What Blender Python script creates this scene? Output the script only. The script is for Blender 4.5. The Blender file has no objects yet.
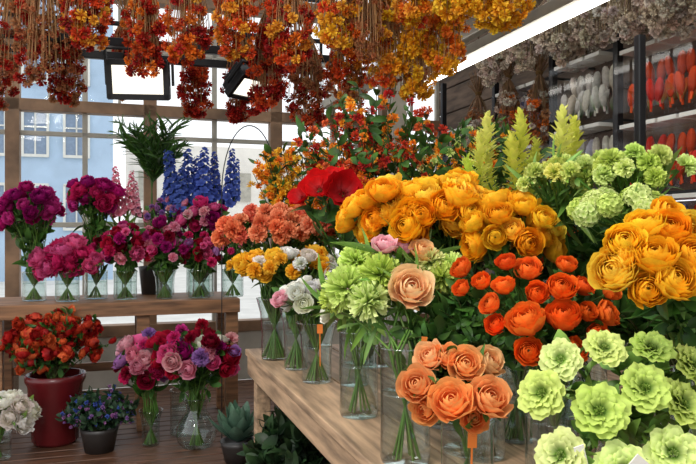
import bpy, math
import numpy as np
from mathutils import Vector
rng = np.random.default_rng(11)
PI = math.pi
YAW = math.radians(18.3)          # stall axis is turned 18.3 deg from the view axis
CS, SN = math.cos(YAW), math.sin(YAW)
scene = bpy.context.scene
scene.view_settings.view_transform = 'Standard'

def S(u, v):                       # stall coords -> world xy
    return (u*CS - v*SN, u*SN + v*CS)

def col(r, g, b):
    c = np.array([r, g, b], float)/255.0
    return np.where(c <= 0.04045, c/12.92, ((c+0.055)/1.055)**2.4)

# ------------------------------------------------------------------ materials
def new_mat(name):
    m = bpy.data.materials.new(name); m.use_nodes = True
    nt = m.node_tree; nt.nodes.clear()
    out = nt.nodes.new('ShaderNodeOutputMaterial')
    return m, nt, out

def organic(name, rough, transl, bump=0.2, scale=60):
    m, nt, out = new_mat(name)
    at = nt.nodes.new('ShaderNodeAttribute'); at.attribute_name = 'Col'
    tc = nt.nodes.new('ShaderNodeTexCoord')
    nz = nt.nodes.new('ShaderNodeTexNoise'); nz.inputs['Scale'].default_value = scale
    nz.inputs['Detail'].default_value = 3
    nt.links.new(tc.outputs['Object'], nz.inputs['Vector'])
    mr = nt.nodes.new('ShaderNodeMapRange')
    mr.inputs[1].default_value = 0.3; mr.inputs[2].default_value = 0.7
    mr.inputs[3].default_value = 0.85; mr.inputs[4].default_value = 1.12
    nt.links.new(nz.outputs['Fac'], mr.inputs[0])
    mul = nt.nodes.new('ShaderNodeVectorMath'); mul.operation = 'SCALE'
    nt.links.new(at.outputs['Color'], mul.inputs[0]); nt.links.new(mr.outputs[0], mul.inputs['Scale'])
    p = nt.nodes.new('ShaderNodeBsdfPrincipled'); p.inputs['Roughness'].default_value = rough
    p.inputs['Specular IOR Level'].default_value = 0.3
    nt.links.new(mul.outputs[0], p.inputs['Base Color'])
    bp = nt.nodes.new('ShaderNodeBump'); bp.inputs['Strength'].default_value = bump
    bp.inputs['Distance'].default_value = 0.004
    nt.links.new(nz.outputs['Fac'], bp.inputs['Height']); nt.links.new(bp.outputs[0], p.inputs['Normal'])
    t = nt.nodes.new('ShaderNodeBsdfTranslucent'); nt.links.new(mul.outputs[0], t.inputs['Color'])
    mx = nt.nodes.new('ShaderNodeMixShader'); mx.inputs[0].default_value = transl
    nt.links.new(p.outputs[0], mx.inputs[1]); nt.links.new(t.outputs[0], mx.inputs[2])
    nt.links.new(mx.outputs[0], out.inputs[0])
    return m

def simple(name, c, rough=0.5, metal=0.0, noise=0.15, scale=12, stretch=(1, 1, 1), bump=0.1):
    m, nt, out = new_mat(name)
    tc = nt.nodes.new('ShaderNodeTexCoord'); mp = nt.nodes.new('ShaderNodeMapping')
    mp.inputs['Scale'].default_value = stretch
    nz = nt.nodes.new('ShaderNodeTexNoise'); nz.inputs['Scale'].default_value = scale
    nz.inputs['Detail'].default_value = 6
    nt.links.new(tc.outputs['Object'], mp.inputs[0]); nt.links.new(mp.outputs[0], nz.inputs['Vector'])
    cr = nt.nodes.new('ShaderNodeValToRGB')
    cr.color_ramp.elements[0].position = 0.3; cr.color_ramp.elements[1].position = 0.7
    cr.color_ramp.elements[0].color = (*np.clip(c*(1-noise*2), 0, 1), 1)
    cr.color_ramp.elements[1].color = (*np.clip(c*(1+noise), 0, 1), 1)
    nt.links.new(nz.outputs['Fac'], cr.inputs[0])
    p = nt.nodes.new('ShaderNodeBsdfPrincipled'); p.inputs['Roughness'].default_value = rough
    p.inputs['Metallic'].default_value = metal
    nt.links.new(cr.outputs[0], p.inputs['Base Color'])
    if bump:
        bp = nt.nodes.new('ShaderNodeBump'); bp.inputs['Strength'].default_value = bump
        bp.inputs['Distance'].default_value = 0.01
        nt.links.new(nz.outputs['Fac'], bp.inputs['Height']); nt.links.new(bp.outputs[0], p.inputs['Normal'])
    nt.links.new(p.outputs[0], out.inputs[0])
    return m

def thin_glass(name, tint, lo, hi, rough=0.03, power=2.5):
    m, nt, out = new_mat(name)
    lw = nt.nodes.new('ShaderNodeLayerWeight'); lw.inputs['Blend'].default_value = 0.5
    pw = nt.nodes.new('ShaderNodeMath'); pw.operation = 'POWER'; pw.inputs[1].default_value = power
    nt.links.new(lw.outputs['Facing'], pw.inputs[0])
    mr = nt.nodes.new('ShaderNodeMapRange'); mr.inputs[3].default_value = lo; mr.inputs[4].default_value = hi
    nt.links.new(pw.outputs[0], mr.inputs[0])
    tr = nt.nodes.new('ShaderNodeBsdfTransparent'); tr.inputs[0].default_value = (*tint, 1)
    gl = nt.nodes.new('ShaderNodeBsdfGlossy'); gl.inputs['Roughness'].default_value = rough
    mx = nt.nodes.new('ShaderNodeMixShader')
    nt.links.new(mr.outputs[0], mx.inputs[0]); nt.links.new(tr.outputs[0], mx.inputs[1])
    nt.links.new(gl.outputs[0], mx.inputs[2]); nt.links.new(mx.outputs[0], out.inputs[0])
    return m

def emis(name, c, s):
    m, nt, out = new_mat(name)
    e = nt.nodes.new('ShaderNodeEmission'); e.inputs[0].default_value = (*c, 1); e.inputs[1].default_value = s
    nt.links.new(e.outputs[0], out.inputs[0]); return m

M_PETAL = organic('petal_fabric', 0.6, 0.3)
M_LEAF = organic('leaf_green', 0.42, 0.18, bump=0.3, scale=40)
M_TABLE = simple('weathered_table_wood', col(186, 154, 122), 0.6, noise=0.3, scale=7, stretch=(6, 0.6, 6))
M_SHELF = simple('shelf_wood', col(146, 104, 70), 0.55, noise=0.3, scale=7, stretch=(0.6, 6, 6))
M_FLOOR = simple('deck_wood', col(106, 72, 52), 0.45, noise=0.35, scale=6, stretch=(0.7, 8, 8))
M_FRAME = simple('window_frame_wood', col(140, 108, 80), 0.6, noise=0.25, scale=6)
M_GREYWOOD = simple('grey_painted_wood', col(176, 170, 156), 0.6, noise=0.12, scale=6)
M_WHITE = simple('white_enamel', col(215, 215, 208), 0.4, noise=0.03, bump=0)
M_BLACK = simple('black_metal', col(28, 28, 30), 0.4, metal=0.3, noise=0.1, bump=0)
M_WALL = simple('dark_wall_boards', col(110, 90, 74), 0.8, noise=0.3, scale=5, stretch=(1, 1, 5))
M_GLASS = thin_glass('vase_glass', (0.84, 0.91, 0.89), 0.10, 0.95, power=2.0)
M_WATER = thin_glass('vase_water', (0.80, 0.88, 0.84), 0.15, 0.5)
M_PANE = thin_glass('window_glass', (0.98, 0.99, 1.0), 0.02, 0.3)
M_PLASTIC = thin_glass('plastic_film', (0.98, 0.98, 0.99), 0.03, 0.25, 0.08)
M_TUBE = emis('fluorescent_glow', (1, 0.97, 0.9), 7)
M_FLOOD = emis('flood_lamp_glow', (1, 0.93, 0.78), 1.6)
M_MAROON = simple('maroon_glaze', col(98, 24, 28), 0.25, noise=0.1, bump=0)
M_DARKPOT = simple('dark_plastic_pot', col(50, 46, 44), 0.4, noise=0.1, bump=0)
M_CARD = simple('white_card', col(235, 232, 222), 0.7, noise=0.02, bump=0)
M_ORCARD = simple('orange_card', col(235, 130, 50), 0.6, noise=0.05, bump=0)
M_BLUEHOUSE = simple('blue_facade_paint', col(172, 196, 220), 0.8, noise=0.05, scale=2)
M_CREAM = simple('cream_facade_paint', col(236, 230, 220), 0.8, noise=0.06, scale=2)
M_PAVE = simple('pavement', col(214, 212, 206), 0.8, noise=0.08, scale=2)
M_DARKWIN = simple('dark_window_pane', col(125, 145, 170), 0.15, noise=0.1, bump=0)

# ------------------------------------------------------------------ templates
def gfaces(nu, nv):
    a = np.arange(nu*nv).reshape(nv, nu)
    return np.stack([a[:-1, :-1], a[:-1, 1:], a[1:, 1:], a[1:, :-1]], -1).reshape(-1, 4)

def join(ts):
    V, F, T = [], [], []; n = 0
    for v, f, t in ts:
        V.append(v); F.append(f+n); T.append(t); n += len(v)
    return np.concatenate(V), np.concatenate(F), np.concatenate(T)

def rot_to(d, spin=0.0):
    d = np.asarray(d, float); d = d/np.linalg.norm(d)
    a = np.array([0, 1, 0]) if abs(d[1]) < 0.9 else np.array([1, 0, 0])
    x = np.cross(a, d); x /= np.linalg.norm(x); y = np.cross(d, x)
    c, s = math.cos(spin), math.sin(spin)
    return np.stack([x*c+y*s, -x*s+y*c, d], 1)

def xf(t, loc, R, s):
    return (t[0]@R.T*s+np.asarray(loc), t[1], t[2])

def petal(R, p0, p1, hw, az, flare=0.05, ruf=0.02, nu=6, nv=6, z0=0.0, sq=1.0, tw=0.05, tip=0.16, t0=0.0, t1=1.0):
    U, V = np.meshgrid(np.linspace(-1, 1, nu), np.linspace(0, 1, nv))
    ph = rng.uniform(0, 6.28)
    psi = p0+(p1-p0)*V*(1-tip*U**2*V)+ruf*0.8*V*V*np.sin(U*6+ph*3)
    a = az+U*hw*(0.75+0.25*np.sin(PI*V*0.8))
    rad = R*(1+flare*V**3+ruf*V*np.sin(U*5+ph)+ruf*0.6*V*np.sin(U*11+ph*2)+tw*U)
    x = rad*np.sin(psi)*np.cos(a); y = rad*np.sin(psi)*np.sin(a)
    z = z0-rad*np.cos(psi)*sq
    return (np.stack([x, y, z], -1).reshape(-1, 3), gfaces(nu, nv), (t0+(t1-t0)*V).reshape(-1))

D2 = math.radians
def make_ran(K=8, nu=6, nv=6, ruf=0.02, open_=0):
    ts = []
    for k in range(K):
        f = k/(K-1); R = 0.2+0.8*f*rng.uniform(.97, 1.03); n = int(round(3+4*f))
        for i in range(n):
            ts.append(petal(R, D2(75-55*f), D2(166-(62+open_)*f+rng.uniform(-10, 8)), PI/n*1.35, 2*PI*i/n+k*1.1+rng.uniform(-.2, .2),
                            0.02+0.14*f*f*rng.uniform(.4, 1.6), ruf*rng.uniform(.6, 1.8), nu, nv, t0=0.0, t1=0.75+0.25*f))
    return join(ts)

def make_rose(nu=6, nv=6, K=6):
    ts = []
    for k in range(K):
        f = k/(K-1); R = 0.16+0.8*f; n = [2, 3, 3, 4, 5, 5][int(f*5)]
        for i in range(n):
            ts.append(petal(R, D2(70-55*f), D2(168-66*f+rng.uniform(-8, 8)), PI/n*1.4, 2*PI*i/n+k*0.9+rng.uniform(-.25, .25),
                            0.02+0.3*f*f, 0.02+0.03*f, nu, nv, sq=1.1, tw=0.09, tip=0.26, t0=0.0, t1=1.0))
    return join(ts)

def make_pom(n=90, w=0.16, ruf=0.05, lo=-0.35, nu=3, nv=4, r0=0.15):
    ts = []
    for i in range(n):
        z = 1-(1-lo)*(i+0.5)/n; a = i*2.39996
        r = math.sqrt(max(0, 1-z*z)); d = np.array([r*math.cos(a), r*math.sin(a), z])+rng.normal(0, .09, 3)
        U, V = np.meshgrid(np.linspace(-1, 1, nu), np.linspace(0, 1, nv))
        L = rng.uniform(0.85, 1.05)
        x = U*w*(0.25+0.75*V**0.8)
        y = w*0.5*np.sin(U*3+rng.uniform(0, 6))*V*ruf*8+0.12*V*V*rng.uniform(-1, 1)
        zz = r0+(L-r0)*V-0.12*np.abs(U)*V*rng.uniform(-.5, 1)
        g = (np.stack([x, y, zz], -1).reshape(-1, 3), gfaces(nu, nv), V.reshape(-1))
        ts.append(xf(g, (0, 0, 0), rot_to(d, rng.uniform(0, 6.28)), 1))
    return join(ts)

def make_cup(rings, nu=8, nv=6, ruf=0.06, centre=0.28, cz=0.3, ncen=26, tip=.2, t0=.1, ct=.15):
    ts = []
    for k, (R, p, n, fl) in enumerate(rings):
        for i in range(n):
            ts.append(petal(R, D2(12), D2(p+rng.uniform(-9, 9)), PI/n*1.2, 2*PI*i/n+k*0.6+rng.uniform(-.15, .15), fl, ruf, nu, nv, z0=R-0.45, t0=t0, t1=1, tip=tip))
    c = make_pom(ncen, 0.12, 0.02, -0.1, 2, 3)
    c = xf(c, (0, 0, cz-0.45), np.eye(3), centre); c = (c[0], c[1], c[2]*ct)
    ts.append(c)
    return join(ts)

def make_open(rings, nu=11, nv=7, ruf=.05):
    # wide open frilly double bloom: flat dish petals whose edges wave up and down, green eye
    ts = []
    for k, (L, lift, n, base) in enumerate(rings):
        for i in range(n):
            U, V = np.meshgrid(np.linspace(-1, 1, nu), np.linspace(0, 1, nv))
            ph = rng.uniform(0, 6.28); l = L*rng.uniform(.92, 1.06)
            az = 2*PI*i/n+k*.55+rng.uniform(-.12, .12)
            r = .12+(l-.12)*V*(1-.22*U*U*V)
            a = az+U*(PI/n)*1.3*(.55+.45*np.sin(PI*(.15+.6*V)))
            z = base+lift*l*(V**1.5)*.55-.22*l*lift*V**4+.05*U+ruf*V*V*(np.sin(U*6+ph)*1.2+np.sin(U*13+ph*2)*.7)
            r = r+ruf*.6*V*V*np.sin(U*10+ph)
            T = np.clip((V-.12)*1.5, 0, 1)-.1*np.abs(np.sin(U*9))*(1-V)
            ts.append((np.stack([r*np.cos(a), r*np.sin(a), z], -1).reshape(-1, 3), gfaces(nu, nv), T.reshape(-1)))
    c = make_pom(46, 0.12, 0.02, 0, 2, 3)
    c = xf(c, (0, 0, .02), np.eye(3)*np.array([1, 1, .8]), .2); ts.append((c[0], c[1], c[2]*.45))
    return join(ts)

def floret(n=5, el=60, w=0.5, nu=3, nv=3):
    ts = []
    for i in range(n):
        U, V = np.meshgrid(np.linspace(-1, 1, nu), np.linspace(0, 1, nv))
        e = D2(el)
        out = V; x0 = out*math.sin(e); z0 = out*math.cos(e)-0.25*V*V*math.cos(e)+0.12*np.abs(U)*V
        y0 = U*w*np.sin(PI*(0.12+0.75*V))
        a = 2*PI*i/n; c, s = math.cos(a), math.sin(a)
        ts.append((np.stack([x0*c-y0*s, x0*s+y0*c, z0], -1).reshape(-1, 3), gfaces(nu, nv), V.reshape(-1)))
    return join(ts)

def make_spike(n=44, r=0.13, fl=0.095, el=62, taper=0.75):
    ts = []; f = floret(5, el, 0.5)
    for i in range(n):
        h = i/n; a = i*2.39996; rr = r*(1-taper*h)
        d = np.array([math.cos(a), math.sin(a), 0.25+0.5*h])
        ts.append(xf(f, (rr*0.6*math.cos(a), rr*0.6*math.sin(a), h), rot_to(d, rng.uniform(0, 6)), fl*(1-0.6*h)*rng.uniform(.85, 1.1)))
    return join(ts)

def make_bract(n=54):
    ts = []; lf = make_leaf(.2, .05, .3, 5, 3)
    for i in range(n):
        h = i/n; a = i*2.39996; e = D2(74-52*h+rng.uniform(-10, 10))
        d = np.array([math.cos(a)*math.sin(e), math.sin(a)*math.sin(e), math.cos(e)])
        x = -np.array([math.cos(a), math.sin(a), 0])*math.cos(e)+np.array([0, 0, math.sin(e)]); y = np.cross(d, x)
        s = (.10+.17*math.sin(PI*(.15+.75*h)))*rng.uniform(.8, 1.2)
        ts.append((lf[0]@np.stack([x, y, d], 1).T*s+np.array([0, 0, h*.9]), lf[1], lf[2]*.5+.5))
    return join(ts)

def make_hyd(n=46):
    ts = []; f = floret(4, 78, 0.55)
    for i in range(n):
        z = 1-1.3*(i+.5)/n; a = i*2.39996; r = math.sqrt(max(0, 1-z*z))
        d = np.array([r*math.cos(a), r*math.sin(a), z])
        ts.append(xf(f, d*0.8*rng.uniform(.88, 1.08), rot_to(d+rng.normal(0, .15, 3), rng.uniform(0, 6)), 0.3))
    return join(ts)

def make_leaf(w=0.22, bend=0.35, fold=0.25, nv=6, nu=3):
    U, V = np.meshgrid(np.linspace(-1, 1, nu), np.linspace(0, 1, nv))
    ww = w*np.sin(PI*(0.04+0.94*V))**0.8
    return (np.stack([-bend*V*V+fold*np.abs(U)*ww, U*ww, V*(1-0.15*V)], -1).reshape(-1, 3), gfaces(nu, nv), V.reshape(-1))

def bud():
    ts = [petal(0.5, 0.2, D2(165), PI/3*1.3, 2*PI*i/3, 0.02, 0.01, 5, 6, sq=1.8) for i in range(3)]
    return join(ts)

def variants(fn, n=3): return [fn() for _ in range(n)]
LIB = dict(
    ran=variants(lambda: make_ran(9, 7, 6, .028), 6), ranlo=variants(lambda: make_ran(6, 5, 5), 3),
    peony=variants(lambda: make_ran(6, 6, 5, ruf=0.1, open_=12), 4),
    rose=variants(lambda: make_rose(7, 7), 4), roselo=variants(lambda: make_rose(5, 5, 5), 3),
    mum=variants(lambda: make_pom(190, 0.09, 0.03, -0.4, 3, 5), 3),
    carn=variants(lambda: make_pom(80, 0.18, 0.09, -0.25), 3),
    pom=variants(lambda: make_pom(28, 0.2, 0.04, -0.5, 2, 3), 3),
    lisi=variants(lambda: make_open([(1.0, .55, 7, -.10), (.86, .85, 6, -.05), (.66, 1.15, 6, 0), (.46, 1.5, 5, .02)]), 6),
    poppy=variants(lambda: make_cup([(1, 92, 4, .15), (.85, 86, 4, .1)], ruf=0.08, centre=0.3, cz=0.2), 2),
    spike=variants(make_spike, 2), gspike=variants(make_bract, 3),
    hyd=variants(make_hyd, 2), bud=[bud()],
    leaf=[make_leaf(.2, .35), make_leaf(.25, .15), make_leaf(.17, .5, .35)],
    blade=[make_leaf(.06, .5, .4), make_leaf(.05, .25, .3)])

class Acc:
    def __init__(s): s.V = []; s.F = []; s.C = []; s.M = []; s.n = 0
    def add(s, t, loc, R, sc, c0, c1, mat=0):
        v = t[0]@R.T*sc+np.asarray(loc)
        s.V.append(v); s.F.append(t[1]+s.n); s.n += len(v)
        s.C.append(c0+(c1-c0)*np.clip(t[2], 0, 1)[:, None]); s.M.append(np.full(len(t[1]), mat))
    def put(s, key, loc, d, sc, c0, c1, mat=0, spin=None):
        L = LIB[key]; t = L[rng.integers(len(L))]
        s.add(t, loc, rot_to(d, rng.uniform(0, 6.28) if spin is None else spin), sc, c0, c1, mat)
    def tube(s, pts, r0, r1, c, mat=1, sides=5):
        p = np.asarray(pts, float); k = len(p)
        t = np.gradient(p, axis=0); t /= np.linalg.norm(t, axis=1)[:, None]+1e-9
        ref = np.array([0.31, 0.95, 0.05]); ref = ref/np.linalg.norm(ref)
        n1 = np.cross(t, ref); n1 /= np.linalg.norm(n1, axis=1)[:, None]+1e-9; n2 = np.cross(t, n1)
        a = np.linspace(0, 2*PI, sides, endpoint=False); r = np.linspace(r0, r1, k)[:, None, None]
        v = p[:, None]+r*(np.cos(a)[None, :, None]*n1[:, None]+np.sin(a)[None, :, None]*n2[:, None])
        idx = np.arange(k*sides).reshape(k, sides); nx = np.roll(idx, -1, 1)
        f = np.stack([idx[:-1], nx[:-1], nx[1:], idx[1:]], -1).reshape(-1, 4)
        s.V.append(v.reshape(-1, 3)); s.F.append(f+s.n); s.n += k*sides
        s.C.append(np.tile(c, (k*sides, 1))); s.M.append(np.full(len(f), mat))
    def obj(s, name, mats=None, origin=None):
        V = np.concatenate(s.V); F = np.concatenate(s.F); C = np.concatenate(s.C); Mi = np.concatenate(s.M)
        o = np.array([V[:, 0].mean(), V[:, 1].mean(), V[:, 2].min()]) if origin is None else np.asarray(origin)
        me = bpy.data.meshes.new(name); me.from_pydata((V-o).tolist(), [], F.tolist())
        at = me.color_attributes.new('Col', 'FLOAT_COLOR', 'POINT')
        at.data.foreach_set('color', np.hstack([np.clip(C, 0, 1), np.ones((len(C), 1))]).astype(np.float32).ravel())
        me.polygons.foreach_set('material_index', Mi.astype(np.int32))
        me.polygons.foreach_set('use_smooth', np.ones(len(F), bool))
        for m in (mats or [M_PETAL, M_LEAF]): me.materials.append(m)
        me.update()
        ob = bpy.data.objects.new(name, me); ob.location = o; scene.collection.objects.link(ob); return ob

def jit(c, a=0.12):
    return np.clip(c*(1+rng.uniform(-a, a))+rng.uniform(-a, a, 3)*c*0.5, 0, 1)

def bez(p0, p1, p2, k=7):
    t = np.linspace(0, 1, k)[:, None]
    return (1-t)**2*np.asarray(p0)+2*t*(1-t)*np.asarray(p1)+t*t*np.asarray(p2)

G_DARK = col(36, 64, 28); G_MID = col(74, 114, 46); G_LIGHT = col(130, 165, 76); G_STEM = col(96, 132, 58)

def dome(c, r, n, size, key, pal, lo=-0.35, sj=0.15, kr=(.82, 1.05)):
    H = []; c = np.asarray(c, float)
    for i in range(n):
        z = 1-(1-lo)*(i+0.5)/n; a = i*2.39996+rng.uniform(-.25, .25); q = math.sqrt(max(0, 1-z*z))
        d = np.array([q*math.cos(a), q*math.sin(a), z]); k = rng.uniform(*kr)
        p = c+d*np.array(r)*k
        kk = key if isinstance(key, str) else key[rng.integers(len(key))]
        H.append((p, size*rng.uniform(1-sj, 1+sj)/2, kk, pal[rng.integers(len(pal))], d/np.array(r)*np.mean(r)+np.array([-.1, -.3, .3])+rng.normal(0, .2, 3)))
    return H

def spread(c, offs, key, pal, dy=0.05, face=(-.1, -.8, .6), sc=1.0):
    H = []; c = np.asarray(c, float); mx = max(abs(o[0]) for o in offs)/100; mz = max(abs(o[1]) for o in offs)/100
    for o in offs:
        dx, dz = o[0]/100, o[1]/100; rr = (dx/mx)**2+(dz/mz)**2
        y = c[1]-dy*(1-rr)+rng.uniform(-.015, .015)+dz*0.5
        H.append((np.array([c[0]+dx, y, c[2]+dz]), o[2]/200*sc, key, pal[rng.integers(len(pal))],
                  np.array(face)+np.array([dx*7, 0, dz*5])+rng.normal(0, .2, 3)))
    return H

def bouquet(name, H, mouth, base_z, mr=0.035, leaves=60, lsize=0.07, lc=(G_DARK, G_MID), lkey='leaf', stem=0.0028, lrange=(.35, .95), sc=G_STEM):
    A = Acc(); mouth = np.asarray(mouth, float); paths = []
    for p, s, key, (c0, c1), d in H:
        d = d/np.linalg.norm(d)
        A.put(key, p, d, s, jit(c0), jit(c1))
        aa = rng.uniform(0, 6.28); qq = mr*math.sqrt(rng.uniform(.1, 1))
        m = mouth+np.array([qq*math.cos(aa), qq*math.sin(aa), 0])
        neck = p-d*s*(0.1 if key == 'lisi' else 0.6)
        b = bez(neck, neck*0.5+m*0.5-d*0.05+np.array([0, 0, .06]), m, 8)
        foot = np.array([mouth[0]-(m[0]-mouth[0])*.9, mouth[1]-(m[1]-mouth[1])*.9, base_z+0.008])
        c = jit(sc, .25)
        A.tube(b, stem, stem, c); A.tube(np.array([m, m*.5+foot*.5, foot]), stem, stem, c)
        if rng.random() < .6:
            A.put('leaf', m+(foot-m)*rng.uniform(.0, .5), ((m-mouth)[0]*3, (m-mouth)[1]*3, 1), mr*1.3, jit(lc[0], .2), jit(lc[1], .2), 1)
        paths.append(b)
        for q in range(3):
            dd = -d*0.4+rng.normal(0, .6, 3); A.put('leaf', p-d*s*0.6, dd, s*rng.uniform(.8, 1.2), jit(lc[0]), jit(lc[1]), 1)
    for i in range(leaves):
        b = paths[rng.integers(len(paths))]; t = 1-rng.uniform(*lrange)
        x = t*7; k = min(6, int(x)); p = b[k]+(b[k+1]-b[k])*(x-k)
        d = (p-mouth)*np.array([1, 1, .2])*3+rng.normal(0, .5, 3)+np.array([0, 0, .35])
        A.put(lkey, p, d, lsize*rng.uniform(.6, 1.3), jit(lc[0], .25), jit(lc[1], .25), 1)
    return A.obj(name)

def lathe(name, prof, loc, mat, seg=32):
    n = len(prof); a = np.linspace(0, 2*PI, seg, endpoint=False)
    V = np.array([[r*math.cos(t), r*math.sin(t), z] for r, z in prof for t in a])
    idx = np.arange(n*seg).reshape(n, seg); nx = np.roll(idx, -1, 1)
    F = np.stack([idx[:-1], nx[:-1], nx[1:], idx[1:]], -1).reshape(-1, 4)
    me = bpy.data.meshes.new(name); me.from_pydata(V.tolist(), [], F.tolist()); me.materials.append(mat)
    me.polygons.foreach_set('use_smooth', np.ones(len(F), bool)); me.update()
    o = bpy.data.objects.new(name, me); o.location = loc; scene.collection.objects.link(o); return o

def vase(x, y, z, r, h, kind='cyl', name='glass_vase'):
    if kind == 'cyl': pr = [(r*.95, 0.001), (r, .01), (r*.98, h*.5), (r, h-.006)]
    elif kind == 'flare': pr = [(r*.7, 0.001), (r*.74, .01), (r*.72, h*.4), (r*.8, h*.75), (r, h-.006)]
    else: pr = [(r*.7, 0.001), (r*.9, h*.1), (r, h*.28), (r*.85, h*.5), (r*.5, h*.72), (r*.5, h*.85), (r*.7, h-.006)]
    rt = pr[-1][0]
    body = pr+[(rt+.002, h-.003), (rt+.001, h), (rt-.0025, h), (rt-.003, h-.004)]
    o = lathe(name, [(.001, 0), (pr[0][0], 0)]+body, (x, y, z+0.001), M_GLASS)
    wz = h*.6; wr = np.interp(wz, [q[1] for q in pr], [q[0] for q in pr])-.003
    w = lathe('water_surface', [(.001, wz), (wr, wz), (wr, wz-.003)], (0, 0, 0), M_WATER); w.parent = o
    return o

def boxes(name, L, mat, bevel=0.003, stall=True):
    V, F = [], []; n = 0
    for cx, cy, cz, sx, sy, sz in L:
        for dz in (-.5, .5):
            for dx, dy in ((-.5, -.5), (.5, -.5), (.5, .5), (-.5, .5)): V.append((cx+dx*sx, cy+dy*sy, cz+dz*sz))
        F += [(n, n+3, n+2, n+1), (n+4, n+5, n+6, n+7)]+[(n+i, n+(i+1) % 4, n+4+(i+1) % 4, n+4+i) for i in range(4)]; n += 8
    me = bpy.data.meshes.new(name); me.from_pydata(V, [], F); me.materials.append(mat); me.update()
    o = bpy.data.objects.new(name, me); scene.collection.objects.link(o)
    if stall: o.rotation_euler[2] = YAW
    if bevel:
        b = o.modifiers.new('bev', 'BEVEL'); b.width = bevel; b.segments = 2
    return o

def sheet(name, Q, mat):
    V = []; F = []
    for q in Q:
        F.append(tuple(range(len(V), len(V)+4))); V += q
    me = bpy.data.meshes.new(name); me.from_pydata(V, [], F); me.materials.append(mat); me.update()
    o = bpy.data.objects.new(name, me); scene.collection.objects.link(o); o.rotation_euler[2] = YAW; return o

def empty(name, kids):
    e = bpy.data.objects.new(name, None); scene.collection.objects.link(e)
    for k in kids: k.parent = e
    return e

# ------------------------------------------------------------------ room shell
boxes('floor', [(0, -1.45+i*0.1, -0.02, 6.4, 0.09, 0.04) for i in range(67)], M_FLOOR)
boxes('ground', [(0, 10, -0.35, 80, 70, 0.1)], M_PAVE, 0)
VW = 5.25
posts = [-2.5, -1.6, -.67, .23, 1.15, 2.05]
win = [boxes('frame_wood', [(p, VW, 1.4, .09, .1, 2.8) for p in posts]+[(-.1, VW, 1.97, 5.3, .1, .08), (-.1, VW, 0.4, 5.3, .12, .08), (-.1, VW, 2.8, 5.3, .12, .12)], M_FRAME),
       boxes('mullions', [(p+.46, VW, 1.6, .035, .04, 2.4) for p in posts]+[(p+.23, VW, 2.35, .02, .03, .8) for p in posts]+[(p+.69, VW, 2.35, .02, .03, .8) for p in posts]
             + [(-.1, VW, 1.15, 5.3, .04, .035), (-.1, VW, 2.4, 5.3, .04, .03), (-.1, VW, 1.78, 5.3, .04, .03)], M_GREYWOOD),
       sheet('pane', [[(-2.75, VW+.01, .4), (2.5, VW+.01, .4), (2.5, VW+.01, 2.8), (-2.75, VW+.01, 2.8)]], M_PANE)]
empty('window_1', win)
boxes('wall_back', [(-.1, VW, 0.18, 5.3, .1, .36)], M_GREYWOOD)
boxes('wall_right', [(2.56, 2.2+0, 0.15+i*.2, .08, 6.1, .19) for i in range(14)], M_WALL)
boxes('ceiling', [(2.45, 2.2, 2.9, .3, 6.2, .05)], M_GREYWOOD, 0)
roof = [boxes('rafters', [(-2.6+i*.75, 2.2, 2.86, .05, 6.2, .08) for i in range(7)]+[(-.2, v, 2.82, 5.4, .05, .05) for v in (0, 1.6, 3.2, 4.6)], M_GREYWOOD),
        sheet('roof_panes', [[(-2.6, -.9, 2.92), (2.3, -.9, 2.92), (2.3, 5.3, 2.92), (-2.6, 5.3, 2.92)]], M_PANE)]
empty('glass_roof', roof)

# outside
B1 = boxes('facade', [(-3.6, 22, 4, 7, .4, 8.6)], M_BLUEHOUSE, 0)
wf, wd = [], []
for i in range(6):
    for j in range(3):
        u = -6.6+i*1.1; z = 1.2+j*2.1
        wf += [(u-.33, 21.75, z+.6, .07, .1, 1.3), (u+.33, 21.75, z+.6, .07, .1, 1.3), (u, 21.75, z-.02, .7, .12, .08), (u, 21.75, z+1.25, .7, .1, .08), (u, 21.75, z+.65, .04, .08, 1.3), (u, 21.75, z+.8, .7, .08, .04)]
        wd += [(u, 21.79, z+.6, .62, .06, 1.24)]
empty('blue_building', [B1, boxes('window_frames', wf, M_WHITE, 0), boxes('window_panes', wd, M_DARKWIN, 0)])
B2 = boxes('facade', [(4.6, 30, 2.2, 8.5, .4, 5)], M_CREAM, 0)
wf = [(1.2+i*1.3, 29.75, 1.0+j*2.0, .7, .12, 1.2) for i in range(6) for j in range(2)]
empty('cream_building', [B2, boxes('window_panes', wf, M_GREYWOOD, 0)])

# ------------------------------------------------------------------ furniture
TZ = 0.6
tb = [boxes('planks', [(0.52+.09+i*.182, 1.69, TZ-.0125, .176, 2.58, .025) for i in range(7)], M_TABLE),
      boxes('apron', [(.545, 1.69, TZ-.065, .03, 2.56, .08), (1.775, 1.69, TZ-.065, .03, 2.56, .08), (1.16, 2.96, TZ-.065, 1.2, .03, .08), (1.16, .42, TZ-.065, 1.2, .03, .08)], M_TABLE),
      boxes('legs', [(u, v, .26, .06, .06, .52) for u in (.58, 1.74) for v in (.48, 1.7, 2.9)]+[(.58, 1.69, .12, .04, 2.4, .04)], M_TABLE)]
empty('display_table', tb)
SZ = 0.72
empty('flower_shelf', [boxes('boards', [(-.45, 4.07+i*.125, SZ-.014, 2.24, .12, .028) for i in range(4)], M_SHELF),
                       boxes('front_rail', [(-.45, 4.0, SZ-.04, 2.24, .025, .075)], M_SHELF),
                       boxes('shelf_legs', [(u, v, .33, .07, .07, .66) for u in (-1.5, -.6, .14, .63) for v in (4.06, 4.42)]+[(-.45, 4.42, .3, 2.2, .03, .05)], M_SHELF)])
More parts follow.
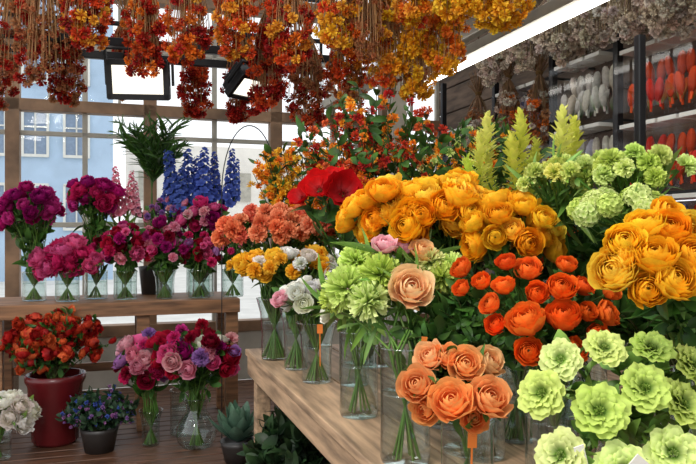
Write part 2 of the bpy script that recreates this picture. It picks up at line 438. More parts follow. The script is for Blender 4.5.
rk = [boxes('rails', [(-.6, 3.5, 2.0, 3.4, .03, .04), (-.6, 3.78, 2.0, 3.4, .03, .04), (-.6, 3.5, 2.09, 3.4, .02, .02)]
            + [(-2.2+i*.28, 3.64, 2.0, .02, .28, .02) for i in range(12)], M_BLACK),
      boxes('drop_rods', [(u, 3.64, 2.42, .015, .015, .8) for u in (-1.9, -.7, .5, 1.05)], M_BLACK)]
empty('overhead_rack', rk)
boxes('hanging_rails', [(0, v, 2.47, 5.0, .02, .02) for v in (2.5, 2.9, 3.25, 4.0)]+[(u, 3.2, 2.49, .02, 1.8, .02) for u in (-2.2, -.6, 1.0, 2.3)]+[(u, v, 2.66, .02, .02, .36) for u in (-2.2, -.6, 1.0) for v in (2.5, 3.9)], M_BLACK)

def floodlight(u, v, z, s, tilt, yaw):
    k = [boxes('housing', [(0, 0.03*s, 0, .28*s, .07*s, .19*s)]+[(x*s, .085*s, 0, .008*s, .05*s, .16*s) for x in np.linspace(-.11, .11, 7)], M_BLACK, .006, False),
         boxes('rim', [(0, -.02*s, .085*s, .3*s, .05*s, .03*s), (0, -.02*s, -.085*s, .3*s, .05*s, .03*s), (-.14*s, -.02*s, 0, .03*s, .05*s, .19*s), (.14*s, -.02*s, 0, .03*s, .05*s, .19*s)], M_BLACK, .002, False),
         boxes('lens', [(0, -.03*s, 0, .26*s, .01*s, .15*s)], M_FLOOD, 0, False),
         boxes('bracket', [(-.165*s, .02*s, .06*s, .012*s, .025*s, .18*s), (.165*s, .02*s, .06*s, .012*s, .025*s, .18*s), (0, .02*s, .15*s, .34*s, .025*s, .012*s), (0, .02*s, .19*s, .03*s, .03*s, .08*s)], M_BLACK, .002, False)]
    e = empty('floodlight', k); x, y = S(u, v); e.location = (x, y, z); e.rotation_euler = (tilt, 0, yaw)
floodlight(.10, 3.4, 1.81, .92, .25, .1)
floodlight(.62, 3.4, 1.82, .75, .9, .9)

def cyl_along(name, u, z, v0, v1, r, mat):
    A = Acc(); p = [np.array([*S(u, v), z]) for v in np.linspace(v0, v1, 6)]
    A.tube(p, r, r, np.ones(3), 0, 12); return A.obj(name, [mat])
fx = [boxes('housing', [(1.78, 3.2, 2.05, .09, 2.4, .05), (1.78, 1.99, 2.02, .09, .02, .08), (1.78, 4.41, 2.02, .09, .02, .08)], M_GREYWOOD),
      cyl_along('tube', 1.78, 2.0, 2.02, 4.38, .016, M_TUBE),
      boxes('hangers', [(1.78, v, 2.25, .012, .012, .36) for v in (2.4, 4.2)], M_BLACK)]
empty('fluorescent_light', fx)
boxes('roof_beam_1', [(1.56, 2.6, 2.08, .12, 5.2, .06), (1.66, 2.6, 2.12, .04, 5.2, .05), (2.1, 2.6, 2.36, .06, 5.2, .1)], M_GREYWOOD)  # grey roof beams running along the stall
boxes('support_post', [(1.6, 3.9, 1.02, .09, .09, 2.04)], M_GREYWOOD)
boxes('black_pole', [(1.44, 1.66, TZ+.54, .024, .024, 1.06), (1.44, 1.66, TZ+.005, .1, .1, .01)], M_BLACK)

# ------------------------------------------------------------------ palettes
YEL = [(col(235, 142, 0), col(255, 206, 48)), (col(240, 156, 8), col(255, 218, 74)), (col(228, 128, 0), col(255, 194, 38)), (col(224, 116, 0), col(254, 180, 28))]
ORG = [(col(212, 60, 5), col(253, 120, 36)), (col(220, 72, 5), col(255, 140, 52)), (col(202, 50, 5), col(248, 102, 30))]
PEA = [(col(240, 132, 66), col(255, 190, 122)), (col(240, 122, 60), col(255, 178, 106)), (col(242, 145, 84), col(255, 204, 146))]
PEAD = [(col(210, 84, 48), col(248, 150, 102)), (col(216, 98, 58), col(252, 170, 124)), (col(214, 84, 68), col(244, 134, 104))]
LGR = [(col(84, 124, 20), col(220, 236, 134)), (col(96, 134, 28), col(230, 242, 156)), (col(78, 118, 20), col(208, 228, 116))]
LGR2 = [(col(140, 170, 55), col(226, 240, 140)), (col(130, 160, 50), col(216, 232, 116)), (col(150, 178, 66), col(236, 244, 164))]
MAG = [(col(130, 8, 72), col(200, 30, 126)), (col(110, 5, 70), col(172, 22, 116)), (col(150, 20, 90), col(222, 66, 156))]
HPK = [(col(165, 12, 66), col(236, 60, 134)), (col(155, 12, 66), col(224, 44, 112)), (col(190, 45, 100), col(244, 112, 168))]
PNK = [(col(205, 90, 115), col(246, 168, 188)), (col(214, 108, 122), col(250, 196, 204))]
CRI = [(col(88, 0, 15), col(175, 12, 48)), (col(78, 0, 20), col(150, 8, 48)), (col(120, 5, 30), col(200, 24, 62))]
PUR = [(col(100, 58, 130), col(172, 122, 192)), (col(120, 58, 128), col(190, 130, 190))]
BLU = [(col(50, 70, 148), col(96, 124, 212)), (col(45, 58, 130), col(82, 106, 198))]
WHT = [(col(220, 215, 170), col(250, 247, 238)), (col(224, 220, 190), col(252, 249, 244))]
RED = [(col(140, 0, 5), col(222, 18, 22)), (col(128, 0, 5), col(205, 12, 20))]
YEC = [(col(228, 160, 20), col(253, 208, 66)), (col(225, 148, 10), col(250, 196, 52))]
SM_OR = [(col(214, 84, 10), col(250, 150, 40)), (col(220, 104, 10), col(254, 178, 52))]
RDO = [(col(150, 30, 15), col(228, 78, 48)), (col(120, 10, 15), col(195, 38, 35)), (col(175, 60, 20), col(240, 116, 64))]

# ------------------------------------------------------------------ foreground right
A_off = [(-8.6, 2.9, 7.8), (-1.4, .9, 8.8), (-5.2, 7.2, 6.8), (5.6, 3.8, 8), (11.6, 1.2, 8.4), (.8, -6.4, 8.8), (-7.4, -4.4, 8), (8.6, -4.8, 8.4), (15, 6, 7.8), (1.8, 8.6, 6.8),
         (8.8, 8.6, 7.2), (16, -5, 8.4), (-6, -11, 8), (4.6, -13, 8.4), (12.4, -11.8, 8.4), (17.6, .8, 7.6), (-1.4, -13.4, 7.4)]
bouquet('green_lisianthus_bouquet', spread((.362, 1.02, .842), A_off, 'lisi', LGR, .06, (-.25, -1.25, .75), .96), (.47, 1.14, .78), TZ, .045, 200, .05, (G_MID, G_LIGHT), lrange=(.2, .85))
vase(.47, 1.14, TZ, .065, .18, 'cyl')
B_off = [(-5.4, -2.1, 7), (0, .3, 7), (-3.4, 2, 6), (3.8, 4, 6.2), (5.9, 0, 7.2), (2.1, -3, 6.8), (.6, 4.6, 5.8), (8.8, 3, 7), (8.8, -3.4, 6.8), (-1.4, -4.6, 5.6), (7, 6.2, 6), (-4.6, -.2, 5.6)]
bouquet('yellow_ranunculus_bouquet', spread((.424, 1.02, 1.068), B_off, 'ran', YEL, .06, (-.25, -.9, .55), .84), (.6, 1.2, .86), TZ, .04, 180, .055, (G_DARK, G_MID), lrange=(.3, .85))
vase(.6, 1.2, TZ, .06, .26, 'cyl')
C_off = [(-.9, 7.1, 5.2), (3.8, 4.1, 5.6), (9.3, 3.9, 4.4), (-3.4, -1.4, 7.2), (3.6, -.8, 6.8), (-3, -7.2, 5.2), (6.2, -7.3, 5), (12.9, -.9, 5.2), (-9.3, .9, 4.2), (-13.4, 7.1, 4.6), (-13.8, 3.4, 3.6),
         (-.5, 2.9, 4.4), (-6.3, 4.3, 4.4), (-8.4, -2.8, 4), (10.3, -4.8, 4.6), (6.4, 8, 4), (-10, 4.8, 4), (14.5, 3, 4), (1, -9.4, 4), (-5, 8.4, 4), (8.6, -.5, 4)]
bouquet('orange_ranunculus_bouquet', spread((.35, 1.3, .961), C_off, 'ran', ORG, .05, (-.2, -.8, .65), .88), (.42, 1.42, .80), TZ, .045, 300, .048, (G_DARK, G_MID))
vase(.42, 1.42, TZ, .06, .2, 'cyl')
D_off = [(-6.9, .5, 6.8), (-1.4, -1.4, 7.8), (5.4, -.9, 7.6), (2, 3.8, 6.6), (-4.3, 4.7, 6.2), (7, 3.7, 6.2), (-5.5, -3.9, 5.6), (3, -5, 5.4), (-1, 5, 5)]
bouquet('peach_rose_bouquet', spread((.188, 1.22, .83), D_off, 'rose', PEA, .05, (-.1, -.9, .6), .82), (.225, 1.32, .745), TZ, .035, 130, .055, (G_DARK, G_MID))
vase(.225, 1.32, TZ, .05, .15, 'cyl')
GC = [((.0, 1.60, .97), 12), ((.075, 1.60, 1.0), 11), ((.045, 1.56, .945), 10), ((.02, 1.66, 1.03), 9), ((.215, 1.60, .995), 8), ((.19, 1.62, 1.03), 7.5), ((.24, 1.62, 1.02), 7), ((-.035, 1.64, .94), 7)]
H = [(np.array(p), s/200, 'mum', LGR2[i % 3], np.array([-.2+i*.05, -.7, .7])) for i, (p, s) in enumerate(GC)]
H += [(np.array((.14, 1.54, .98)), .042, 'rose', (col(246, 164, 110), col(255, 216, 172)), np.array([0, -.9, .5])),
      (np.array((.085, 1.62, 1.075)), .025, 'roselo', PNK[1], np.array([0, -.5, .8])), (np.array((.175, 1.62, 1.06)), .027, 'roselo', PEA[2], np.array([.2, -.5, .8])),
      (np.array((.13, 1.65, 1.07)), .023, 'roselo', PNK[1], np.array([.2, -.5, .8]))]
bouquet('green_chrysanthemum_bouquet', H, (.125, 1.53, .84), TZ, .04, 120, .12, (G_MID, G_LIGHT), lkey='blade')
vase(.125, 1.53, TZ, .055, .25, 'cyl')
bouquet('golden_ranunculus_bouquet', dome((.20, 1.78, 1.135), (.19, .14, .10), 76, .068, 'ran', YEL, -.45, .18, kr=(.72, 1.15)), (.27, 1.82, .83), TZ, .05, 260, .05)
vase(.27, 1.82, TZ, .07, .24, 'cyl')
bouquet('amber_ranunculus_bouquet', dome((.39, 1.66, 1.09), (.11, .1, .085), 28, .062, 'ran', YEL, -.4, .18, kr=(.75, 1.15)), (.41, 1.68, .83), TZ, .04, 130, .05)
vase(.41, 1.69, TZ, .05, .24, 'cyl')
H = dome((-.115, 2.28, .875), (.12, .09, .07), 20, .052, ['roselo', 'ranlo'], WHT+WHT+WHT+PNK[1:], -.3, kr=(.7, 1.15))
bouquet('white_and_pink_rose_bouquet', H, (-.105, 2.34, .79), TZ, .045, 90, .06)
vase(-.105, 2.34, TZ, .068, .2, 'flare')
H = dome((-.01, 2.0, .885), (.06, .06, .07), 10, .048, ['roselo', 'bud'], WHT+WHT+PNK[1:]+PEA[2:], -.3)
bouquet('mixed_bud_bouquet', H, (.03, 1.93, .82), TZ, .035, 70, .09, (G_MID, G_LIGHT))
vase(.03, 1.91, TZ, .053, .23, 'cyl')
bouquet('yellow_carnation_bouquet', dome((-.2, 2.6, .965), (.21, .14, .07), 44, .056, ['carn', 'roselo'], YEC+YEC+YEC+WHT, -.3, kr=(.7, 1.15)), (-.19, 2.56, .82), TZ, .05, 120, .06)
vase(-.19, 2.56, TZ, .06, .22, 'flare')
bouquet('peach_carnation_bouquet', dome((-.27, 2.8, 1.105), (.24, .17, .075), 60, .074, 'carn', PEAD, -.35, kr=(.75, 1.12)), (-.29, 2.76, .84), TZ, .055, 130, .06)
vase(-.29, 2.76, TZ, .07, .24, 'flare')
H = [(np.array((-.09, 2.1, 1.235)), .042, 'poppy', RED[0], np.array([-.2, -.8, .5])), (np.array((-.015, 2.08, 1.222)), .05, 'poppy', RED[1], np.array([.1, -.9, .3])),
     (np.array((-.145, 2.16, 1.21)), .034, 'poppy', RED[1], np.array([-.5, -.6, .5])), (np.array((-.04, 2.16, 1.275)), .028, 'poppy', RED[0], np.array([0, -.5, .8]))]
bouquet('red_poppy_bouquet', H, (.02, 2.3, .84), TZ, .03, 40, .08)
vase(.02, 2.3, TZ, .05, .24, 'cyl')

def bush(name, c, r, n, nl, size, key, pal, mouth, bz, leaf=.07, lc=(G_DARK, G_MID), twigs=40):
    A = Acc(); c = np.array(c); r = np.array(r); mouth = np.array(mouth)
    for i in range(twigs):
        d = rng.normal(0, 1, 3); d[2] = abs(d[2])*1.1-.25; d /= np.linalg.norm(d); e = c+d*r*rng.uniform(.75, 1.1)
        m = mouth+np.array([*rng.uniform(-.03, .03, 2), 0])
        b = bez(m, (m+e)/2+np.array([0, 0, .1])*r[2]*3, e, 9); A.tube(b, .003, .0015, col(70, 74, 40))
        A.tube(np.array([m, [mouth[0]*2-m[0], mouth[1]*2-m[1], bz+.008]]), .003, .003, col(70, 74, 40))
        for q in range(nl):
            t = rng.uniform(.25, 1)*8; k = min(7, int(t)); p = b[k]+(b[k+1]-b[k])*(t-k)
            A.put('leaf', p, rng.normal(0, .7, 3)+np.array([0, 0, .3]), leaf*rng.uniform(.5, 1.3), jit(lc[0], .3), jit(lc[1], .3), 1)
        for q in range(n):
            t = rng.uniform(.6, 1)*8; k = min(7, int(t)); p = b[k]+(b[k+1]-b[k])*(t-k)+rng.normal(0, .02, 3)
            c0, c1 = pal[rng.integers(len(pal))]
            A.put(key, p, rng.normal(0, .6, 3)+np.array([0, -.5, .5]), size*rng.uniform(.35, .65), jit(c0), jit(c1))
    return A.obj(name)
bush('orange_berry_branches', (.10, 2.62, 1.32), (.32, .22, .3), 6, 18, .036, 'pom', SM_OR+RDO, (.1, 2.62, .86), TZ, .058, twigs=70)
vase(.1, 2.62, TZ, .06, .26, 'cyl')
bush('amber_berry_branches', (-.2, 3.0, 1.36), (.22, .16, .14), 9, 12, .036, 'pom', SM_OR+YEC, (-.15, 2.98, .72), TZ, .05, twigs=46)
bush('leafy_branches', (.42, 2.45, 1.22), (.3, .22, .28), 4, 18, .034, 'pom', SM_OR+LGR2, (.42, 2.45, .86), TZ, .06, twigs=56)
vase(.42, 2.45, TZ, .06, .26, 'cyl')
bush('dark_foliage_arrangement', (.62, 1.95, 1.04), (.26, .22, .18), 1, 20, .03, 'pom', ORG, (.66, 1.95, .9), TZ, .06, twigs=52)
vase(.66, 1.95, TZ, .06, .3, 'cyl')
bush('fern_foliage_arrangement', (.68, 1.47, .93), (.2, .14, .16), 0, 24, .03, 'pom', ORG, (.68, 1.47, .82), TZ, .055, (G_DARK, G_MID), 50)
bush('dark_foliage_arrangement', (.30, 1.56, .87), (.19, .08, .12), 0, 24, .03, 'pom', ORG, (.30, 1.56, .80), TZ, .05, (G_DARK, G_MID), 50)
vase(.68, 1.47, TZ, .055, .22, 'cyl'); vase(.30, 1.56, TZ, .05, .22, 'cyl')

def spikes(name, L, key, pal, mouth, bz, leaves=20, lc=(G_MID, G_LIGHT), lsize=.12):
    A = Acc(); mouth = np.array(mouth, float)
    for (x, y, z0, h, w) in L:
        b0 = np.array([x, y, z0]); lean = np.array([(x-mouth[0])*.35, 0, 1.0])+rng.normal(0, .06, 3)
        c0, c1 = pal[rng.integers(len(pal))]
        t = LIB[key][rng.integers(len(LIB[key]))]
        R = rot_to(lean, rng.uniform(0, 6)); Rs = R*np.array([w, w, 1.0])
        A.add(t, b0, Rs, h, jit(c0), jit(c1))
        ln = lean/np.linalg.norm(lean); A.tube(bez(mouth, (mouth+b0)/2, b0, 6), .003, .003, jit(G_STEM)); A.tube(np.array([b0, b0+ln*h*.5, b0+ln*h]), .003, .001, jit(G_STEM))
        A.tube(np.array([mouth, [mouth[0], mouth[1], bz+.008]]), .004, .004, jit(G_STEM))
        for q in range(leaves):
            p = mouth+(b0-mouth)*rng.uniform(.2, .9)
            A.put('blade', p, rng.normal(0, .5, 3)+np.array([0, 0, .9]), lsize*rng.uniform(.6, 1.3), jit(lc[0], .2), jit(lc[1], .2), 1)
    return A.obj(name)
LG3 = [(col(160, 180, 50), col(236, 234, 104)), (col(170, 190, 60), col(242, 240, 134)), (col(150, 175, 56), col(222, 228, 100))]
gl = [(.34+.029*i, 1.90+.05*(i % 4), 1.15+.05*((i*7) % 3), .165+.015*(i % 3), 1.05) for i in range(12)]
spikes('green_snapdragon_bouquet', gl, 'gspike', LG3, (.55, 2.16, .98), TZ, 20, lsize=.09)
vase(.55, 2.16, TZ, .06, .38, 'cyl')
bouquet('green_carnation_bouquet', dome((.62, 1.56, 1.225), (.11, .08, .05), 24, .052, 'carn', LGR2, -.2, kr=(.6, 1.2)), (.68, 1.62, 1.0), TZ, .03, 80, .09, (G_MID, G_LIGHT), lkey='blade')
bouquet('green_hydrangea_bouquet', dome((.585, 1.5, 1.14), (.09, .07, .04), 14, .06, 'hyd', LGR2, -.2), (.74, 1.55, .98), TZ, .03, 80, .09, (G_MID, G_LIGHT), lkey='blade')
bouquet('lime_carnation_bouquet', dome((.49, 1.66, 1.215), (.08, .07, .045), 14, .046, 'carn', LGR2+LG3, -.2, kr=(.7, 1.2)), (.54, 1.76, 1.0), TZ, .03, 80, .1, (G_MID, G_LIGHT), lkey='blade')
vase(.70, 1.62, TZ, .06, .38, 'cyl'); vase(.54, 1.76, TZ, .045, .38, 'cyl')

# ------------------------------------------------------------------ left shelf
shelf = [
 ('magenta_peony_bouquet', (-1.74, 3.82, 1.22), (.20, .13, .13), 34, .074, 'peony', MAG, 150),
 ('plum_peony_bouquet', (-1.44, 3.94, 1.30), (.14, .11, .11), 22, .072, 'peony', MAG+HPK, 150),
 ('hot_pink_peony_bouquet', (-1.54, 3.84, .935), (.17, .1, .11), 26, .088, 'peony', HPK, 110),
 ('burgundy_rose_bouquet', (-1.26, 3.96, 1.02), (.16, .12, .14), 38, .062, ['roselo', 'peony', 'carn'], HPK+CRI+CRI+MAG+PNK[:1], 140),
 ('pink_rose_bouquet', (-1.05, 4.0, 1.03), (.14, .11, .13), 34, .058, ['roselo', 'carn'], HPK+PNK+MAG+CRI, 140),
 ('lilac_carnation_bouquet', (-1.09, 4.14, 1.2), (.15, .1, .09), 30, .046, 'carn', PUR+PNK, 120),
 ('fuchsia_rose_bouquet', (-.86, 4.1, 1.18), (.14, .1, .11), 30, .062, ['roselo', 'peony', 'carn'], HPK+MAG+PNK, 120),
 ('crimson_rose_bouquet', (-.86, 4.05, .98), (.13, .1, .11), 28, .058, ['roselo', 'carn'], CRI+MAG+HPK+PUR, 120),
 ('coral_carnation_bouquet', (-.68, 4.13, 1.06), (.11, .09, .11), 24, .056, 'carn', PEAD+PNK+HPK, 80)]
for n, c, r, k, s, key, pal, lv in shelf:
    mz = SZ+.15
    my = c[1]+(.06 if c[2] > 1.1 else 0.0)
    bouquet(n, dome(c, r, k, s, key, pal, -.6, .25, kr=(.55, 1.15)), (c[0], my, mz), SZ, .05, lv, .08, lrange=(.1, .95))
    vase(c[0], my, SZ, .064, .16, ['cyl', 'flare', 'cyl'][int(abs(c[0]*10)) % 3])
spikes('blue_delphinium_bouquet', [(-1.02, 4.15, 1.25, .34, 1.4), (-.96, 4.2, 1.22, .38, 1.4), (-1.07, 4.2, 1.24, .34, 1.3), (-.86, 4.15, 1.24, .36, 1.4), (-.80, 4.2, 1.28, .3, 1.3), (-.72, 4.2, 1.26, .34, 1.1), (-.9, 4.22, 1.26, .3, 1.3), (-.68, 4.2, 1.3, .24, 1.1), (-.99, 4.1, 1.2, .3, 1.4)],
       'spike', BLU, (-.93, 4.22, .95), SZ, 10)
vase(-.93, 4.24, SZ, .05, .22, 'cyl')
spikes('pink_gladiolus_bouquet', [(-1.33, 4.06, 1.2, .28, 1.2), (-1.28, 4.08, 1.22, .24, 1.2), (-1.38, 4.1, 1.2, .22, 1.2), (-1.24, 4.1, 1.2, .2, 1.2)], 'spike', PNK, (-1.32, 4.1, .92), SZ, 8)
vase(-1.32, 4.12, SZ, .045, .2, 'cyl')

def palm(name, base, top, n, L, bz):
    A = Acc(); base = np.array(base); top = np.array(top)
    for i in range(n):
        a = 2*PI*i/n+rng.uniform(-.3, .3); e = np.array([math.cos(a)*.45*L, math.sin(a)*.3*L, rng.uniform(.45, .95)*L])
        mid = top+np.array([0, 0, e[2]*.75])
        b = bez(top, mid, top+e, 16); A.tube(b, .004, .0015, G_MID)
        tg = np.gradient(b, axis=0)
        for k in range(3, 16):
            for sd in (-1, 1):
                side = np.cross(tg[k], [0, 0, 1]); side = side/(np.linalg.norm(side)+1e-6)*sd
                A.put('blade', b[k], side*.8+tg[k]/np.linalg.norm(tg[k])*.6+np.array([0, 0, .1]), L*.4*math.sin(PI*(k/18+.05)), jit(G_DARK), jit(G_MID*1.2), 1)
    A.tube(bez(base, (base+top)/2, top, 5), .01, .006, G_MID)
    return A.obj(name)
palm('potted_palm', (-1.2, 4.28, SZ+.16), (-1.2, 4.28, 1.34), 13, .48, SZ)
lathe('plant_pot', [(.001, 0), (.06, 0), (.075, .15), (.08, .17), (.072, .17), (.066, .14), (.001, .14)], (-1.2, 4.28, SZ+.001), M_DARKPOT)

# ------------------------------------------------------------------ lower left, on the floor
lathe('maroon_pot', [(.001, 0), (.10, 0), (.115, .02), (.135, .3), (.15, .33), (.15, .36), (.135, .36), (.13, .3), (.001, .3)], (-1.53, 3.66, .001), M_MAROON)
bush('orange_red_flowering_plant', (-1.53, 3.66, .5), (.28, .2, .19), 5, 18, .046, 'peony', RDO, (-1.53, 3.66, .32), .30, .05, twigs=56)
bouquet('white_peony_bouquet', dome((-1.66, 3.38, .2), (.13, .1, .13), 15, .09, 'peony', WHT, -.2), (-1.70, 3.40, .12), 0, .03, 110, .08, (G_MID, G_LIGHT))
vase(-1.70, 3.40, 0, .06, .13, 'cyl')
bush('blue_flowering_plant', (-1.25, 3.52, .19), (.18, .13, .11), 4, 34, .02, 'pom', BLU+PUR, (-1.25, 3.52, .1), .08, .045, (col(28, 48, 34), col(60, 88, 58)), 56)
lathe('plant_pot', [(.001, 0), (.07, 0), (.09, .1), (.095, .12), (.085, .12), (.08, .1), (.001, .1)], (-1.25, 3.52, .001), M_DARKPOT)
bouquet('mixed_rose_bouquet', dome((-.79, 3.55, .45), (.25, .16, .16), 44, .078, ['peony', 'roselo', 'carn'], CRI+CRI+HPK+PUR+PNK+WHT[:1]+MAG, -.35, .25, kr=(.65, 1.15)), (-.78, 3.6, .23), 0, .045, 210, .08, lrange=(.2, .98))
vase(-.78, 3.6, 0, .105, .25, 'bulb')
bouquet('pink_crimson_bouquet', dome((-1.05, 3.58, .40), (.14, .1, .17), 26, .07, ['peony', 'roselo', 'carn'], CRI+HPK+PNK+PUR, -.35, .25, kr=(.65, 1.15)), (-1.02, 3.62, .17), 0, .04, 140, .08)
vase(-1.02, 3.62, 0, .06, .18, 'flare')
vase(-.9, 3.82, 0, .07, .24, 'cyl')
def agave(name, c, r, n, bz):
    A = Acc(); c = np.array(c)
    for i in range(n):
        f = i/n; a = i*2.39996; e = D2(75-62*f)
        d = np.array([math.cos(a)*math.sin(e), math.sin(a)*math.sin(e), math.cos(e)])
        t = make_leaf(.15, -.25, .5, 7, 5)
        x = -np.array([math.cos(a), math.sin(a), 0])*math.cos(e)+np.array([0, 0, math.sin(e)]); y = np.cross(d, x)
        A.add(t, c, np.stack([x, y, d], 1), r*rng.uniform(.85, 1.05), jit(col(40, 72, 60)), jit(col(98, 130, 108)), 1)
    return A.obj(name)
agave('agave_succulent', (-.53, 3.36, .09), .22, 26, 0)
lathe('plant_pot', [(.001, 0), (.06, 0), (.08, .08), (.085, .1), (.078, .1), (.07, .08), (.001, .08)], (-.53, 3.36, .001), M_DARKPOT)
bush('dark_leafy_plant', (-.2, 2.72, .24), (.17, .2, .15), 0, 26, .05, 'pom', MAG, (-.2, 2.72, .14), .1, .08, (col(24, 40, 26), col(52, 78, 44)), 40)
lathe('plant_pot', [(.001, 0), (.09, 0), (.11, .13), (.115, .16), (.105, .16), (.1, .12), (.001, .12)], (-.2, 2.72, .001), M_DARKPOT)
bush('dark_leafy_plant', (.1, 2.1, .24), (.2, .22, .15), 0, 24, .05, 'pom', MAG, (.1, 2.1, .14), .1, .08, (col(24, 40, 26), col(48, 72, 42)), 40)
lathe('plant_pot', [(.001, 0), (.09, 0), (.11, .13), (.115, .16), (.105, .16), (.1, .12), (.001, .12)], (.1, 2.1, .001), M_DARKPOT)

# ------------------------------------------------------------------ hanging dried bunches
DRED = [(col(115, 18, 12), col(198, 44, 30)), (col(125, 32, 12), col(222, 88, 36)), (col(90, 12, 12), col(165, 30, 26))]
DORG = [(col(175, 70, 12), col(242, 134, 42)), (col(145, 40, 12), col(222, 78, 32)), (col(185, 100, 20), col(246, 176, 58))]
DYEL = [(col(205, 130, 10), col(252, 204, 50)), (col(195, 110, 10), col(246, 180, 40))]
DBRN = [(col(110, 68, 44), col(178, 122, 80)), (col(130, 72, 42), col(192, 116, 72))]
DPAL = [(col(140, 120, 105), col(214, 198, 180)), (col(150, 130, 115), col(226, 214, 198))]
def hanging(name, x, y, zc, w, L, pal, straw, n=125, zr=2.47, hs=.038, strawn=60, lo=-.5):
    A = Acc(); zt = min(zc+L*.62, zr-.05); tie = np.array([x, y, zt])
    A.tube(np.array([[x, y, zr], [x, y, zt]]), .003, .003, col(90, 70, 50))
    for i in range(n):
        a = rng.uniform(0, 6.28); q = math.sqrt(rng.uniform(0, 1)); h = rng.uniform(lo, .36)
        ww = w*.5*max(.25, math.cos((h+.12)*2.6))
        e = np.array([x+q*ww*math.cos(a), y+q*ww*math.sin(a), zc+h*L])
        b = bez(tie, (tie+e)/2+np.array([q*ww*.4*math.cos(a), q*ww*.4*math.sin(a), 0]), e, 5)
        A.tube(b, .0018, .0015, jit(straw, .2), 0, 4)
        c0, c1 = pal[rng.integers(len(pal))]
        A.put('pom', e, np.array([math.cos(a)*q, math.sin(a)*q, -.7]), hs*rng.uniform(.45, .8), jit(c0, .2), jit(c1, .2))
    for i in range(strawn):
        a = rng.uniform(0, 6.28); s = rng.uniform(.1, .4)
        A.tube(np.array([tie-np.array([0, 0, .02]), tie+np.array([math.cos(a)*s*.2, math.sin(a)*s*.2, rng.uniform(.04, .16)])]), .002, .0015, jit(straw, .2), 0, 4)
    for k in range(3):
        t = np.linspace(0, 2*PI, 9); A.tube(np.stack([x+.02*np.cos(t), y+.02*np.sin(t), np.full(9, zt-.01+k*.006)], 1), .003, .003, col(120, 90, 50), 0, 4)
    return A.obj(name)
ST = col(180, 134, 88)
HB = [(-1.46, 3.1, 2.0, .32, .5, DBRN+DRED[:1]), (-1.36, 3.35, 1.92, .22, .4, DBRN+DRED), (-1.10, 2.95, 2.07, .22, .36, DORG+DRED), (-.92, 3.15, 2.02, .20, .42, DRED+DORG[:1]), (-1.68, 3.3, 1.88, .22, .36, DRED+DBRN),
      (-.68, 2.95, 2.03, .21, .42, DRED+DORG), (-.86, 3.95, 1.96, .18, .42, DRED), (-.47, 2.95, 2.05, .21, .42, DORG+DRED[1:2]), (-.54, 3.6, 1.90, .22, .46, DRED), (-.25, 2.95, 2.02, .21, .44, DORG+DRED),
      (-.2, 3.5, 1.83, .25, .44, DRED+DBRN), (-.38, 3.3, 1.90, .18, .44, DRED), (-.04, 2.85, 2.05, .21, .40, DORG+DYEL), (.0, 3.3, 1.90, .21, .44, DORG+DBRN),
      (.15, 3.0, 1.94, .21, .42, DYEL+DORG), (.30, 3.05, 1.88, .21, .36, DYEL), (.40, 2.9, 1.94, .2, .36, DYEL+DORG[:1]), (.54, 2.5, 1.98, .24, .28, DYEL), (.40, 2.5, 2.0, .22, .26, DYEL), (-1.18, 3.7, 2.02, .18, .4, DRED+DBRN),
      (.26, 2.7, 2.07, .2, .3, DYEL+DORG)]
for x, y, z, w, L, pal in HB:
    hanging('dried_flower_bunch', x, y, z, w, L, pal, ST)
for x, y, z, w, L in [(-1.3, 3.0, 2.02, .22, .5), (.08, 2.85, 2.03, .17, .46), (.22, 3.2, 1.97, .2, .5), (.33, 3.3, 1.98, .16, .5)]:
    hanging('dried_straw_bunch', x, y, z, w, L, DBRN, ST, 130, hs=.02)
for x, y, z in [(1.05, 3.55, 2.16), (1.18, 3.3, 2.13), (1.25, 3.05, 2.09), (1.32, 2.85, 2.04), (1.2, 3.7, 2.12), (1.36, 3.15, 2.14), (1.02, 4.0, 2.16), (.9, 4.2, 2.14), (1.28, 2.7, 2.08)]:
    hanging('pale_dried_flower_bunch', x, y, z, .26, .28, DPAL, col(170, 150, 122), 110)
for x, y, z in [(.95, 4.15, 1.8), (1.08, 3.95, 1.78), (.82, 4.4, 1.75)]:
    hanging('brown_dried_flower_bunch', x, y, z, .2, .36, DBRN+DPAL+DORG[:1], col(140, 108, 78), 90)

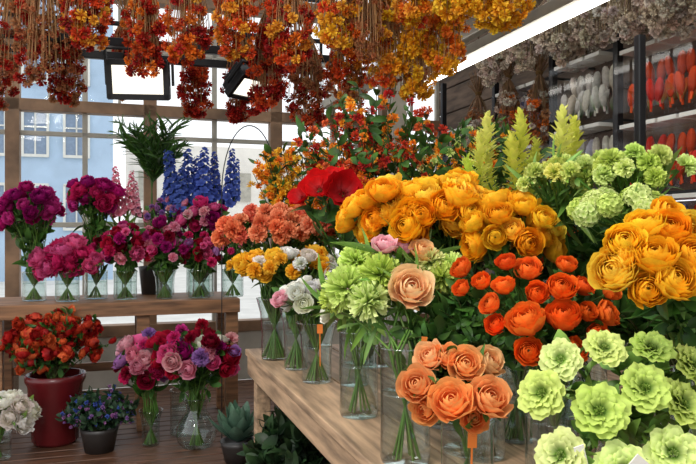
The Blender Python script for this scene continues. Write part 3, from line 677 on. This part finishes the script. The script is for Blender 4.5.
# ------------------------------------------------------------------ tulip packages on the right wall
def package_row(name, v0, v1, ztop, h, pal, n):
    A = Acc(); kids = []; sheets = []; cards = []
    for i in range(n):
        vc = v0+(v1-v0)*(i+.5)/n; wv = (v1-v0)/n*.86
        for lay in range(2):
            for k in range(2):
                v = vc+(k-.5)*wv/2.1; u = 2.36-lay*.06
                x, y = S(u, v); zb = ztop-(.085+.10*lay)*h/.28-rng.uniform(0, .012)
                c0, c1 = pal[rng.integers(len(pal))]
                A.add(LIB['bud'][0], (x, y, zb), rot_to((rng.normal(0, .12), rng.normal(0, .12), 1), rng.uniform(0, 6))*np.array([.8, .8, 1.25]), wv/2.0*.95, jit(c0*.6, .08), jit(c1, .08), 0)
                A.tube(np.array([[x, y, zb-.03], [x+rng.uniform(-.01, .01), y, ztop-h+.01]]), .009, .006, jit(c1, .1), 0)
                A.put('leaf', (x, y, ztop-h+.02), (rng.normal(0, .15), rng.normal(0, .15), 1), h*.4, G_MID, jit(c1, .1), 0)
        for uu in (2.22, 2.42):
            sheets.append([(uu, vc-wv/2, ztop-h), (uu, vc+wv/2, ztop-h), (uu, vc+wv/2, ztop), (uu, vc-wv/2, ztop)])
        sheets.append([(2.22, vc-wv/2, ztop-h), (2.42, vc-wv/2, ztop-h), (2.42, vc-wv/2, ztop), (2.22, vc-wv/2, ztop)])
        cards.append((2.32, vc, ztop+.012, .14, wv, .02))
    kids.append(A.obj('wooden_tulips')); kids.append(sheet('plastic_wrap', sheets, M_PLASTIC)); kids.append(boxes('header_card', cards, M_WHITE, .002))
    kids.append(boxes('hanging_rod', [(2.34, (v0+v1)/2, ztop+.035, .015, v1-v0+.04, .015)]+[(2.43, v, ztop+.035, .18, .012, .012) for v in (v0, v1)], M_BLACK, 0))
    empty(name, kids)
PW = [(col(238, 232, 220), col(255, 250, 240)), (col(240, 225, 200), col(255, 248, 232))]; PR = [(col(200, 26, 15), col(240, 56, 34)), (col(210, 56, 18), col(246, 98, 46))]; PB = [(col(80, 96, 165), col(156, 168, 224)), (col(200, 200, 218), col(230, 230, 242))]
package_row('tulip_package_row', 2.87, 3.26, 1.97, .28, PW, 3)
package_row('tulip_package_row', 2.87, 3.26, 1.62, .27, PW+PB, 3)
package_row('tulip_package_row', 2.25, 2.74, 1.93, .28, PR, 4)
package_row('tulip_package_row', 2.25, 2.74, 1.58, .28, PR, 4)
package_row('tulip_package_row', 2.25, 2.74, 1.24, .27, PB+PR, 3)
package_row('tulip_package_row', 2.87, 3.26, 1.29, .27, PB+PW, 3)
package_row('tulip_package_row', 3.42, 3.88, 1.94, .28, PB, 4)
package_row('tulip_package_row', 3.42, 3.88, 1.58, .27, PR+PW, 4)
package_row('tulip_package_row', 4.02, 4.6, 1.8, .28, PR+PB, 4)
boxes('rack_posts', [(2.3, v, 1.1, .035, .035, 2.2) for v in (2.8, 3.33, 3.95, 4.7)], M_BLACK)

# ------------------------------------------------------------------ tags
def tag(x, y, z, w, h, rz, ry, mat, name='price_tag'):
    o = boxes(name, [(0, 0, 0, w, .0015, h), (0, .002, -h*.5-.05, .003, .003, .12)], mat, 0, False); o.location = (x, y, z); o.rotation_euler = (.15, ry, rz)
tag(.385, .91, .79, .045, .022, .2, .7, M_CARD); tag(.31, .93, .80, .014, .035, .1, -.3, M_CARD)
tag(.215, 1.21, .74, .016, .028, 0, 0, M_ORCARD); tag(.16, 1.47, .87, .012, .02, 0, .1, M_ORCARD)
tag(-.09, 2.24, .79, .018, .03, 0, 0, M_ORCARD)

A = Acc(); t = np.linspace(0, PI, 24)
A.tube(np.stack([-.5+.14*np.cos(t), np.full(24, 3.55), 1.3+.34*np.sin(t)], 1), .003, .003, col(25, 25, 28), 0, 6)
A.tube(np.array([[-.36, 3.55, 1.3], [-.36, 3.55, .003]]), .003, .003, col(25, 25, 28), 0, 6); A.tube(np.array([[-.64, 3.55, 1.3], [-.64, 3.55, .003]]), .003, .003, col(25, 25, 28), 0, 6)
A.obj('wire_plant_hoop', [M_BLACK])

# ------------------------------------------------------------------ light, world, camera
w = bpy.data.worlds.new('World'); scene.world = w; w.use_nodes = True
bg = w.node_tree.nodes['Background']; bg.inputs[0].default_value = (.95, .975, 1, 1); bg.inputs[1].default_value = 1.4
def area(name, loc, tgt, size, power, c):
    l = bpy.data.lights.new(name, 'AREA'); l.size = size; l.energy = power; l.color = c
    o = bpy.data.objects.new(name, l); o.location = loc; o.rotation_euler = (Vector(tgt)-Vector(loc)).to_track_quat('-Z', 'Y').to_euler(); scene.collection.objects.link(o)
area('added_fill_lamp', (-.9, .4, 2.6), (.3, 2, .9), .8, 48, (1, .96, .89))  # added fill lamp, warms and brightens the front flowers; no such fixture
cam = bpy.data.cameras.new('Camera'); cam.lens = 36.2; cam.sensor_width = 36
co = bpy.data.objects.new('Camera', cam); co.location = (0, 0, 1.1); co.rotation_euler = (PI/2, 0, 0); scene.collection.objects.link(co); scene.camera = co
